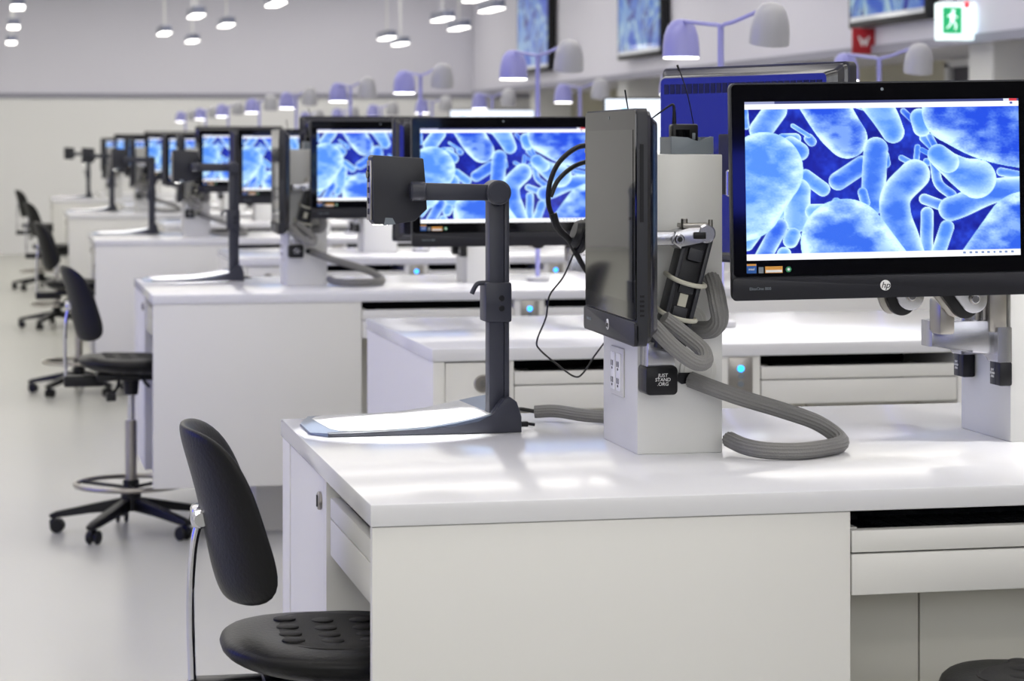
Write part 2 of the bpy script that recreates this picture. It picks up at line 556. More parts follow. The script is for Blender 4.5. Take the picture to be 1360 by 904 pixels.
# ------------------------------------------------------------ bacteria picture for the screens
def picture_mesh(nx=384, ny=216):
    W, Hh = 1042.0, 607.0
    X, Y = np.meshgrid((np.arange(nx) + .5) / nx * W + 58, (np.arange(ny) + .5) / ny * Hh + 105)
    rng = np.random.default_rng(7)
    def vnoise(sx, sy, seed):
        r = np.random.default_rng(seed).random((64, 64))
        u, v = X / sx, Y / sy
        i, j = np.floor(u).astype(int), np.floor(v).astype(int)
        fu, fv = u - i, v - j
        fu, fv = fu * fu * (3 - 2 * fu), fv * fv * (3 - 2 * fv)
        g = lambda a, c: r[a % 64, c % 64]
        return (g(j, i) * (1 - fu) + g(j, i + 1) * fu) * (1 - fv) + (g(j + 1, i) * (1 - fu) + g(j + 1, i + 1) * fu) * fv
    cloud = vnoise(60, 60, 1) * .5 + vnoise(26, 26, 2) * .3 + vnoise(11, 11, 3) * .2
    fine = vnoise(16, 7, 5) * .5 + vnoise(6, 4, 6) * .5
    soft = vnoise(85, 60, 11) * .6 + vnoise(40, 24, 12) * .4
    img = np.zeros((ny, nx, 3))
    bg0, bg1 = np.array([12, 22, 138.]), np.array([40, 74, 214.])
    img[:] = bg0 + (bg1 - bg0) * np.clip((cloud - .3) * 1.6, 0, 1)[..., None]
    shapes = [  # polyline, radius(es), body tone (0 deep blue .. 1 pale), pinkish
        ([(300, 250), (310, 262)], 20, .5), ([(120, 215), (175, 140)], 46, .55), ([(60, 140), (64, 200)], 14, .6),
        ([(660, 150), (715, 205)], 13, .3), ([(470, 120), (560, 150)], 14, .6),
        ([(285, 395), (350, 445)], 29, .75), ([(408, 415), (500, 355)], 37, .45), ([(585, 320), (590, 350)], 20, .6),
        ([(650, 330), (690, 352)], 13, .6), ([(712, 290), (706, 345)], 13, .6), ([(728, 300), (760, 318)], 11, .6),
        ([(745, 345), (752, 350)], 14, .6), ([(735, 255), (770, 290)], 17, .6), ([(760, 250), (785, 300)], 14, .5),
        ([(776, 350), (790, 430), (840, 475)], 20, .5), ([(735, 490), (815, 522)], 22, .45), ([(1030, 390), (1110, 408)], 18, .55),
        ([(835, 530), (880, 515), (1000, 465), (1120, 455)], 48, .5), ([(745, 545), (740, 700)], 26, .6),
        ([(820, 600), (785, 700)], 29, .7), ([(1085, 120), (1110, 130)], 24, .6),
        ([(200, 250), (250, 250)], 22, .65), ([(230, 275), (265, 300)], 36, .65),
        ([(553, 295), (545, 400), (540, 500)], 48, .5), ([(500, 460), (510, 500)], 20, .6),
        ([(700, 395), (630, 470), (625, 550), (655, 640), (680, 720)], 60, .5),
        ([(540, 90), (590, 170), (620, 230)], (60, 44), .72),
        ([(800, 335), (880, 390), (935, 415)], (40, 78), .62), ([(790, 320), (830, 350)], 42, .75),
        ([(330, 60), (400, 190), (445, 252)], (95, 78), .18), ([(240, 200), (300, 240)], 10, .8),
        ([(720, 175), (730, 215)], 36, .8),
        ([(860, 150), (1000, 200), (1180, 220)], (130, 170), .12),
        ([(165, 540), (215, 500)], 34, .8), ([(255, 450), (250, 560)], 50, .72), ([(235, 620), (225, 640)], 30, .75),
        ([(185, 585), (110, 720)], 33, .35), ([(200, 690), (190, 720)], 28, .8), ([(90, 610), (60, 650)], 28, .85), ([(310, 530), (370, 530)], 30, .9),
        ([(40, 470), (130, 370)], (170, 148), .72), ([(400, 495), (408, 500)], 18, .8),
        ([(430, 650), (560, 800)], (168, 150), .4),
        ([(1130, 640), (960, 830)], (175, 150), .3),
    ]
    for idx, (pl, r, tone) in enumerate(shapes):
        if len(pl) > 2:
            pl = [(p.x, p.y) for p in smooth_path([(a, c, 0) for a, c in pl], 6)]
        r0, r1 = (r if isinstance(r, tuple) else (r, r))
        best = np.full(X.shape, 1e9)
        n = len(pl) - 1
        for k in range(n):
            (ax, ay), (bx_, by_) = pl[k], pl[k + 1]
            dx, dy = bx_ - ax, by_ - ay
            t = np.clip(((X - ax) * dx + (Y - ay) * dy) / (dx * dx + dy * dy + 1e-9), 0, 1)
            d = np.hypot(X - ax - t * dx, Y - ay - t * dy)
            rr = r0 + (r1 - r0) * (k + t) / n
            best = np.minimum(best, d / rr)
        q = best + (fine - .5) * .012
        inside = np.clip((1.0 - q) * max(r0, r1) / 2.0, 0, 1)
        big = max(r0, r1) > 90
        rim = np.clip(q, 0, 1) ** (3.0 if big else 2.3)
        tone = tone * .8
        c_in = (1 - tone) * np.array([20, 62, 212.]) + tone * np.array([122, 192, 252.])
        c_rim = np.array([216, 249, 255.])
        m = np.clip((soft - .5) * 1.7 + .12 + (fine - .5) * .4, -.5, .6)
        f = np.clip(rim * .95 + m * (.75 if big else .5), 0, 1)[..., None]
        col = c_in * (1 - f) + c_rim * f
        edge = np.clip((q - .93) / .07, 0, 1)[..., None] * .35
        col = col * (1 - edge) + np.array([140, 205, 255.]) * edge
        img = img * (1 - inside[..., None]) + col * inside[..., None]
    white = np.array([250, 252, 255.])
    v = (np.arange(ny) + .5) / ny
    u = (np.arange(nx) + .5) / nx
    img[v < .047] = np.array([66, 72, 120.])            # title bar
    img[(v > .018) & (v < .05)] = white
    img[v > .963] = white                                # task strip
    tb = v < .018
    img[np.ix_(tb, u < .11)] = np.array([150, 155, 190.])
    img[np.ix_(tb, (u > .945) & (u < .965))] = np.array([215, 220, 235.])
    img[np.ix_(tb, (u > .967) & (u < .995))] = np.array([205, 60, 70.])
    img[np.ix_((v > .025) & (v < .037), (u > .97) & (u < .98))] = np.array([70, 90, 160.])
    for k in range(9):
        img[np.ix_((v > .972) & (v < .985), (u > .79 + k * .022) & (u < .80 + k * .022))] = np.array([120, 140, 180.])
    a = np.clip(img / 255, 0, 1)
    a = np.where(a <= .04045, a / 12.92, ((a + .055) / 1.055) ** 2.4)
    # cells as quads on a shared vertex grid
    gx, gz = np.meshgrid(np.linspace(-.5, .5, nx + 1), np.linspace(.5, -.5, ny + 1))
    verts = np.stack([gx.ravel(), np.zeros(gx.size), gz.ravel()], 1)
    k = (np.arange(ny)[:, None] * (nx + 1) + np.arange(nx)[None]).ravel()
    quads = np.stack([k, k + nx + 1, k + nx + 2, k + 1], 1)
    me = bpy.data.meshes.new('screen_picture')
    me.vertices.add(len(verts)); me.vertices.foreach_set('co', verts.ravel())
    me.loops.add(quads.size); me.loops.foreach_set('vertex_index', quads.ravel().astype(np.int32))
    me.polygons.add(len(quads)); me.polygons.foreach_set('loop_start', np.arange(0, quads.size, 4, dtype=np.int32))
    me.update(calc_edges=True)
    ap = np.pad(a, ((0, 1), (0, 1), (0, 0)), mode='edge')
    at_ = me.color_attributes.new('picture', 'FLOAT_COLOR', 'POINT')
    at_.data.foreach_set('color', np.concatenate([ap.reshape(-1, 3), np.ones((ap.shape[0] * ap.shape[1], 1))], 1).ravel().astype(np.float32))
    return me
PIC = picture_mesh()
PIC.materials.append(M['screen'])
PIC_TV = PIC.copy()
PIC_TV.materials[0] = M['tvscreen']

def picture(name, mesh, parent, w, h, loc, rotz=0):
    o = bpy.data.objects.new(name, mesh)
    COL.objects.link(o)
    o.parent = parent
    o.location = loc
    o.rotation_euler = (0, 0, rotz)
    o.scale = (w, 1, h)
    return o

# ------------------------------------------------------------ monitors (front faces local -Y, base at z = 0)
def monitor(label, loc, rotz, mode='picture', w=.562, h=.392, th=.05, group='all-in-one monitors', extras=True):
    t = thing('monitor', label, 'monitor', loc, rotz, group)
    L = dict(local=True)
    b = B()
    prism(b, rrect(w, h, .010, 5, 0, h / 2), .002, .020, XZ, .0015)
    obj('frame', b, 'char', t, **L)
    # back shell, bulging
    b = B()
    t2 = bmesh.new()
    rings = []
    for (s, y) in ((.985, .020), (.975, .026), (.93, .031), (.905, th - .004), (.89, th)):
        ring = [t2.verts.new((x * s, y, h / 2 + (z - h / 2) * (s - .0))) for x, z in rrect(w, h, .012, 4, 0, h / 2)]
        rings.append(ring)
    for p, q in zip(rings, rings[1:]):
        for i in range(len(p)):
            t2.faces.new((p[i], p[(i + 1) % len(p)], q[(i + 1) % len(p)], q[i]))
    t2.faces.new(rings[-1])
    t2.faces.new(list(reversed(rings[0])))
    merge(b, t2)
    bk = obj('back_cover', b, 'mback', t, **L)
    b = B()
    for k in range(26):
        x = -w * .41 + k * w * .82 / 25
        box(b, x - .0074, x + .0074, th - .002, th + .0006, h - .054, h - .034)
    g = obj('vent_grille', b, 'black', bk, 0, **L)
    b = B(); box(b, -.06, .06, th, th + .006, h / 2 - .06, h / 2 + .06, .003); obj('mount_plate', b, 'black', bk, **L)
    b = B(); box(b, -w * .36, -w * .2, th - .001, th + .001, .06, .11); obj('port_panel', b, 'black', bk, 0, **L)
    b = B(); box(b, w * .22, w * .30, th - .001, th + .001, .045, .10); obj('rating_label', b, 'grey', bk, 0, **L)
    # glass front and chin
    b = B(); prism(b, rrect(w - .006, h - .046, .007, 5, 0, .043 + (h - .046) / 2), -.0005, .0035, XZ); gl = obj('front_glass', b, 'bezel', t, **L)
    b = B(); prism(b, rrect(w, .041, .006, 5, 0, .0205), -.003, .004, XZ, .0012); ch = obj('chin', b, 'chin', t, **L)
    sz = .072 + .286 / 2 * (h / .392)
    sw, sh = .509 * w / .562, .286 * h / .392
    if mode == 'picture':
        picture('screen', PIC, t, sw, sh, (0, -.0012, sz))
    elif mode == 'white':
        b = B(); box(b, -w / 2 + .006, w / 2 - .006, -.0014, -.0006, sz - sh / 2, h - .006); sc = obj('screen', b, 'winwhite', t, 0, **L)
        b = B(); cyl(b, (-.19, -.0014, sz + sh / 2 - .035), (-.19, -.002, sz + sh / 2 - .035), .022, 20); obj('icon', b, 'cyan', sc, **L)
    else:
        b = B(); box(b, -sw / 2, sw / 2, -.0012, -.0006, sz - sh / 2, sz + sh / 2); obj('screen', b, 'off', t, 0, **L)
    if extras:
        b = B(); cyl(b, (0, -.003, .0225), (0, -.0042, .0225), .0095, 28); lg = obj('logo', b, 'white', ch, **L)
        mt = Matrix.Translation((0, -.0044, .0225)) @ Matrix.Rotation(R(90), 4, 'X')
        obj('logo_lettering', text_bm('hp', .0165, mt, .3), 'black', ch, 0, **L)
        mt = Matrix.Translation((-w / 2 + .05, -.0034, .021)) @ Matrix.Rotation(R(90), 4, 'X')
        obj('model_lettering', text_bm('EliteOne 800', .0075, mt), 'grey', ch, 0, **L)
        if mode == 'picture':
            for nm_, m_, x0, x1, z1 in (('sticker', 'blue', -w / 2 + .026, -w / 2 + .044, .066), ('sticker', 'grey', -w / 2 + .048, -w / 2 + .057, .060),
                                        ('sticker', 'orange', -w / 2 + .060, -w / 2 + .092, .061)):
                b = B(); box(b, x0, x1, -.0011, -.0004, .049, z1); st = obj(nm_, b, m_, gl, 0, **L)
            b = B(); box(b, -w / 2 + .061, -w / 2 + .091, -.0013, -.0009, .050, .0545); obj('sticker', b, 'white', gl, 0, **L)
            b = B(); box(b, -w / 2 + .0265, -w / 2 + .0435, -.0013, -.0009, .0625, .066); obj('sticker', b, 'orange', gl, 0, **L)
            b = B(); cyl(b, (-w / 2 + .103, -.0004, .055), (-w / 2 + .103, -.0012, .055), .0052, 16); obj('sticker', b, 'gsticker', gl, **L)
            b = B(); cyl(b, (-w / 2 + .103, -.001, .055), (-w / 2 + .103, -.0014, .055), .0026, 12); obj('sticker', b, 'white', gl, **L)
            b = B(); mt = Matrix.Translation((-w / 2 + .035, -.0013, .0565)) @ Matrix.Rotation(R(90), 4, 'X')
            obj('sticker_lettering', text_bm('intel', .0065, mt), 'white', gl, 0, **L)
        b = B(); cyl(b, (0, -.0004, h - .014), (0, -.0012, h - .014), .003, 12); obj('webcam', b, 'grey', gl, **L)
    # right-hand edge: optical drive, ports and vents
    b = B(); x = w / 2
    box(b, x - .001, x + .0006, .006, .013, h - .19, h - .06)
    obj('drive_slot', b, 'black', t, 0, **L)
    b = B()
    for k in range(5):
        box(b, x - .001, x + .0006, .006, .014, .05 + k * .008, .054 + k * .008)
    obj('edge_vents', b, 'black', t, 0, **L)
    return t

# first row, facing the knee space
m1 = monitor('lit monitor showing blue bacteria on the ' + LA(0), (1.498, 3.926, 1.178), R(-5.5))
m1.scale = (.95,) * 3
m1.rotation_euler = (0, R(-.9), R(-5.5))
# the same station in the other rows
GRP = 'lit monitors showing blue bacteria'
m1['group'] = GRP
def copy_mon(src, x, y, z, rz, label, ry=0, group=GRP):
    o = dup(src, (x, y, z), label, group=group)
    o.rotation_euler = (0, R(ry), R(rz))
    return o
for i in range(NB):
    copy_mon(m1, 1.43 + (.01 if i else 0), YBR + .50 + ROW * i, 1.150, -2.5 - i, 'lit monitor showing blue bacteria on the ' + LB(i), -.3)
for i in range(1, NA):
    copy_mon(m1, 1.437, YA + .345 + ROW * i, 1.162, -2.5, 'lit monitor showing blue bacteria on the ' + LA(i), -.2)
# white-window monitors further along the benches
mw = monitor('monitor with a white window on its screen, ' + LB(0), (3.43, YBR + .5, 1.25), R(-3), 'white', group='monitors with white windows', extras=False)
mw.scale = (.95,) * 3
for i, x in ((1, 2.64), (2, 2.98)):
    copy_mon(mw, x, YA + .56 + ROW * i, 1.26 + (.03 if i == 2 else 0), -3, 'monitor with a white window on its screen, ' + LA(i), group='monitors with white windows')
# monitors turned to the far side of each bench: we see their backs
mb = monitor('dark monitor with its back turned, by the lit one, ' + LA(0), (1.403, 4.333, 1.218), R(112.9), 'picture', group='monitors seen from behind', extras=False)
mb.scale = (.95,) * 3
for i in range(1, NA):
    copy_mon(mb, 1.456, YA + .86 + ROW * i, 1.185, 177, 'dark monitor with its back turned, by the lit one, ' + LA(i), group='monitors seen from behind')
for i in range(NB):
    copy_mon(mb, 1.432, YBR + .87 + ROW * i, 1.152, 178, 'dark monitor with its back turned, by the lit one, ' + LB(i), group='monitors seen from behind')
# switched-off side monitor at the aisle station
ms = monitor('switched-off monitor facing the chair aisle on the ' + LA(0), (1.0525, 4.10, 1.104), R(-90 - 2.5), 'off', w=.43, h=.398, th=.042, group='switched-off aisle monitors')
for i in range(1, NA):
    shift(ms, ROW * i, 'switched-off monitor facing the chair aisle on the ' + LA(i))

# ------------------------------------------------------------ pillars
def pillar(x0, x1, y0, y1, z1, label, full=True):
    t = thing('service_pillar', label, 'pillar', (x0, y0, .9), group='white service pillars')
    b = B(); box(b, x0, x1, y0, y1, .9, z1, .002); obj('body', b, 'pillar', t)
    if full:
        for (x, z, r) in ((1.205, 1.045, .034), (1.19, 1.13, .031)):
            b = B(); cyl(b, (x, y0 + .001, z), (x, y0 - .003, z), r, 36, bev=.0012); g = obj('grommet', b, 'grommet', t)
            b = B(); cyl(b, (x, y0 - .002, z), (x, y0 - .0042, z), r * .78, 36, bev=.001); obj('grommet_cap', b, 'grommet', g)
        b = B(); prism(b, [(-.018, -.004), (-.012, .008), (.012, .008), (.02, -.004), (.008, -.010), (-.008, -.012)], 0, .0055, Matrix.Translation((1.182, y0, 1.034)) @ XZ @ Matrix.Scale(-1, 4, (0, 0, 1)))
        obj('cable_hole', b, 'black', t, 0)
        b = B(); box(b, x0 - .004, x0 + .001, 4.155, 4.245, .99, 1.078, .003); op = obj('outlet_plate', b, 'grommet', t)
        for yy in (4.18, 4.22):
            b = B(); box(b, x0 - .0065, x0 - .003, yy - .014, yy + .014, 1.0, 1.068, .002); k = obj('socket', b, 'white', op)
        b = B()
        for yy in (4.18, 4.22):
            for zz in (1.018, 1.048):
                box(b, x0 - .0075, x0 - .006, yy - .006, yy - .004, zz - .005, zz + .005)
                box(b, x0 - .0075, x0 - .006, yy + .004, yy + .006, zz - .005, zz + .005)
                box(b, x0 - .0075, x0 - .006, yy - .002, yy + .002, zz - .011, zz - .007)
        obj('socket_holes', b, 'black', op, 0)
    return t
p1 = pillar(1.095, 1.25, 4.07, 4.31, 1.424, 'white pillar carrying the aisle monitor, ' + LA(0))
p2 = pillar(1.806, 1.975, 4.10, 4.33, 1.424, 'white pillar beside the lit monitor, ' + LA(0), False)
for i in range(1, NA):
    shift(p1, ROW * i, 'white pillar carrying the aisle monitor, ' + LA(i))
    shift(p2, ROW * i, 'white pillar beside the lit monitor, ' + LA(i))
for i in range(NB):
    shift(p2, YBR - YA + ROW * i, 'white pillar beside the lit monitor, ' + LB(i))
for i, x in ((1, 2.64), (2, 2.98)):
    shift(p2, ROW * i, 'white pillar behind the white-window monitor, ' + LA(i), dx=x - 1.47)
shift(p2, YBR - YA, 'white pillar behind the white-window monitor, ' + LB(0), dx=1.96)

# ------------------------------------------------------------ monitor arms
def rot_box(b, c, ax, L, w, d, bev):
    """bar of length L along direction ax (in XZ plane), width w in plane, depth d along Y, centred at c"""
    a = math.atan2(ax[1], ax[0])
    m = Matrix.Translation(c) @ Matrix.Rotation(-a, 4, 'Y')
    box(b, -L / 2, L / 2, -d / 2, d / 2, -w / 2, w / 2, bev, m)

def arm_aisle(label):
    t = thing('monitor_arm', label, 'monitor arm', (1.122, 4.05, 1.01), group='aisle monitor arms')
    # wall clip: black cap with lettering, cast body above
    b = B(); prism(b, rrect(.057, .050, .008, 4, 1.1235, 1.034), 4.012, 4.066, XZ, .002); cp = obj('clip_cap', b, 'black', t)
    for k, s in enumerate(('JUST', 'STAND', '.ORG')):
        mt = Matrix.Translation((1.125, 4.0116, 1.043 - k * .0075)) @ Matrix.Rotation(R(90), 4, 'X')
        obj('cap_lettering', text_bm(s, .0085, mt, .1), 'white', cp, 0)
    b = B(); prism(b, [(1.099, 1.054), (1.150, 1.054), (1.148, 1.085), (1.135, 1.10), (1.10, 1.10)], 4.018, 4.068, XZ, .003); obj('wall_bracket', b, 'cast', t)
    # sloping twin-rail arm: from low left to high right
    p, q = Vector((1.135, 4.03, 1.085)), Vector((1.188, 4.015, 1.285))
    d = (q - p); L = d.length; ax = (d.x, d.z); c = (p + q) / 2
    b = B(); rot_box(b, c, ax, L, .044, .034, .003); rail = obj('arm_core', b, 'black', t)
    for s in (-1, 1):
        b = B(); off = Vector((-d.z, 0, d.x)).normalized() * .022 * s
        rot_box(b, c + off, ax, L, .008, .046, .002); obj('rail', b, 'char', rail)
    for f in (.33, .55, .83):
        b = B(); rot_box(b, p + d * f + Vector((0, -.019, 0)), ax, .022, .026, .008, .002); obj('arm_block', b, 'char', rail)
    b = B(); rot_box(b, p + d * .44 + Vector((0, -.019, 0)), ax, .022, .015, .003, 0); obj('arm_label', b, 'strap', rail)
    for f in (.30, .60):
        c2 = p + d * f
        b = B()
        u = Vector((-d.z, 0, d.x)).normalized()
        pts = [c2 + u * .030 + Vector((0, .02, .006)), c2 + u * .031 + Vector((0, -.022, 0)), c2 + u * .012 + Vector((0, -.03, -.004)), c2 - u * .012 + Vector((0, -.03, -.004)), c2 - u * .031 + Vector((0, -.022, 0)), c2 - u * .030 + Vector((0, .02, .006))]
        tube(b, pts, .0042, 8, 4); obj('cable_tie', b, 'strap', t)
    # cast knuckle at the top
    b = B()
    prism(b, [(1.135, 1.272), (1.150, 1.262), (1.192, 1.274), (1.205, 1.276), (1.206, 1.300), (1.165, 1.299), (1.140, 1.292)], 3.985, 4.035, XZ, .004)
    kn = obj('knuckle', b, 'cast', t)
    b = B(); cyl(b, (1.146, 3.984, 1.279), (1.146, 3.978, 1.279), .009, 20, bev=.002); cyl(b, (1.196, 3.984, 1.288), (1.196, 4.04, 1.288), .0165, 24, bev=.003); obj('pivot', b, 'cast', kn)
    b = B(); cyl(b, (1.146, 3.979, 1.279), (1.146, 3.9765, 1.279), .0045, 12); obj('pivot_recess', b, 'black', kn)
    b = B(); box(b, 1.172, 1.194, 3.981, 3.99, 1.279, 1.291, .002); obj('pivot_recess', b, 'black', kn)
    b = B(); box(b, 1.155, 1.208, 3.99, 4.03, 1.298, 1.306, .002); cyl(b, (1.160, 4.0, 1.29), (1.160, 4.0, 1.314), .006, 12, bev=.001); cyl(b, (1.204, 3.99, 1.29), (1.204, 3.99, 1.312), .004, 12); obj('top_plate', b, 'steel', kn)
    b = B(); box(b, 1.105, 1.145, 3.99, 4.05, 1.268, 1.292, .004); obj('mount_link', b, 'cast', t)
    return t
a1 = arm_aisle('folding monitor arm with lettered black clip on the ' + LA(0))
for i in range(1, NA):
    shift(a1, ROW * i, 'folding monitor arm with lettered black clip on the ' + LA(i))

def arm_front(label, near):
    """near: the arm reaches forward to a monitor in front of the pillar (first bench)"""
    t = thing('monitor_arm', label, 'monitor arm', (1.79, 4.21, 1.01), group='front monitor arms')
    xf = 1.806
    # two stepped cast brackets ending in black clips on the pillar face
    YZ = Matrix(((0, 0, 1, 0), (1, 0, 0, 0), (0, 1, 0, 0), (0, 0, 0, 1)))   # local (x,y,z) -> (z, x, y)
    for (y0, y1, z0, z1) in ((4.255, 4.43, 1.045, 1.10), (4.085, 4.255, 1.045, 1.11)):
        b = B()
        prism(b, [(y0 + .004, z0 + .001), (y0 + .05, z0), (y0 + .06, z0 + .012), (y1, z0 + .022), (y1, z1), (y0 + .004, z1)], xf - .03, xf - .001, YZ, .003)
        br = obj('bracket', b, 'cast', t)
        b = B(); box(b, xf - .026, xf - .0005, y0 + .004, y0 + .045, z0 - .042, z0 + .002, .004); cl = obj('clip', b, 'black', br)
        b = B(); box(b, xf - .027, xf - .024, y0 + .022, y0 + .046, z0 - .041, z0 + .001, .001); obj('clip_cover', b, 'char', br)
        mt = Matrix.Translation((xf - .0276, y0 + .033, z0 - .02)) @ Matrix.Rotation(R(-90), 4, 'Z') @ Matrix.Rotation(R(90), 4, 'X')
        obj('clip_lettering', text_bm('JUST\nSTAND\n.ORG', .006, mt), 'white', br, 0)
    b = B(); box(b, 1.765, 1.80, 4.10, 4.135, 1.10, 1.22, .005); obj('hinge_post', b, 'steel', t)
    b = B(); box(b, 1.775, 1.80, 4.145, 4.165, 1.10, 1.22, .003); obj('hinge_cover', b, 'black', t)
    def link(x0, z0, x1, z1, r, y0, y1, name, m):
        b = B()
        n = 12
        a = math.atan2(z1 - z0, x1 - x0)
        pts = [(x1 + r * math.cos(a - math.pi / 2 + math.pi * k / n), z1 + r * math.sin(a - math.pi / 2 + math.pi * k / n)) for k in range(n + 1)]
        pts += [(x0 + r * math.cos(a + math.pi / 2 + math.pi * k / n), z0 + r * math.sin(a + math.pi / 2 + math.pi * k / n)) for k in range(n + 1)]
        prism(b, pts, y0, y1, XZ, .002)
        return obj(name, b, m, t)
    o = 0 if near else .16
    for (x0, z0, x1, z1, y0) in ((1.645, 1.245, 1.708, 1.166, 4.035), (1.565, 1.245, 1.594, 1.172, 4.05)):
        y0 += o
        l = link(x0, z0, x1, z1, .026, y0, y0 + .008, 'link_plate', 'cast')
        b = B(); cyl(b, (x1, y0 + .001, z1), (x1, y0 - .006, z1), .0095, 20, bev=.0015); obj('pivot_bolt', b, 'steel', l)
        b = B(); cyl(b, (x1, y0 - .0055, z1), (x1, y0 - .0075, z1), .0075, 20, bev=.001); obj('bolt_head', b, 'cast', l)
        link(x0 - .010, z0 - .012, x1 - .012, z1 - .010, .026, y0 + .010, y0 + .022, 'link_core', 'black')
        link(x0 - .024, z0 - .016, x1 - .026, z1 - .012, .022, y0 + .024, y0 + .03, 'rear_plate', 'steel')
    b = B(); cyl(b, (1.742, 4.13 + o * .2, 1.115), (1.742, 4.13 + o * .2, 1.185), .018, 24, bev=.003); obj('swivel', b, 'cast', t)
    b = B(); box(b, 1.655, 1.685, 4.065 + o * .5, 4.12 + o * .5, 1.10, 1.165 if near else 1.145, .006); obj('gusset', b, 'steel', t)
    b = B(); prism(b, [(1.655, 1.075), (1.70, 1.075), (1.735, 1.062), (1.80, 1.058), (1.80, 1.122), (1.655, 1.122)], 4.105, 4.16, XZ, .006); obj('base_link', b, 'cast', t)
    b = B(); box(b, 1.50, 1.60, 3.985 if near else 4.212, 4.045 if near else 4.25, 1.235, 1.33, .006); obj('mount_head', b, 'char', t)
    return t
a2 = arm_front('steel link arm under the lit monitor, ' + LA(0), True)
a3 = arm_front('steel link arm under the lit monitor, ' + LB(0), False)
a3.location.y += YBR - YA
a3.location.x -= .02
for i in range(1, NA):
    shift(a2, ROW * i, 'steel link arm under the lit monitor, ' + LA(i))
for i in range(1, NB):
    shift(a3, ROW * i, 'steel link arm under the lit monitor, ' + LB(i))
for i, x in ((1, 2.64), (2, 2.98)):
    shift(a3, YA - YBR + ROW * i, 'steel link arm under the white-window monitor, ' + LA(i), dx=x - 1.47)
shift(a3, 0, 'steel link arm under the white-window monitor, ' + LB(0), dx=1.96)

def arm_rear(label, pts, y):
    t = thing('monitor_arm', label, 'monitor arm', (1.806, y, 1.28), group='rear monitor arms')
    b = B(); box(b, 1.790, 1.8055, y - .03, y + .03, 1.25, 1.35, .004); obj('wall_plate', b, 'cast', t)
    b = B(); tube(b, pts, .013, 12, 5); obj('arm_tube', b, 'cast', t)
    q = pts[-1]
    b = B(); cyl(b, (q[0], q[1], q[2] - .025), (q[0], q[1], q[2] + .025), .018, 20, bev=.003); obj('end_joint', b, 'cast', t)
    return t
arm_rear('steel rear arm of the turned monitor, ' + LA(0), [(1.795, 4.285, 1.30), (1.70, 4.22, 1.30), (1.56, 4.075, 1.33), (1.48, 4.05, 1.36), (1.40, 4.12, 1.36), (1.338, 4.275, 1.37)], 4.285)
yr = YA + ROW
ar = arm_rear('steel rear arm of the turned monitor, ' + LA(1), [(1.795, yr + .69, 1.30), (1.70, yr + .73, 1.30), (1.58, yr + .76, 1.33), (1.47, yr + .785, 1.345)], yr + .69)
for i in range(2, NA):
    shift(ar, ROW * (i - 1), 'steel rear arm of the turned monitor, ' + LA(i))
for i in range(NB):
    shift(ar, ROW * (i - 1) + YBR - YA, 'steel rear arm of the turned monitor, ' + LB(i))

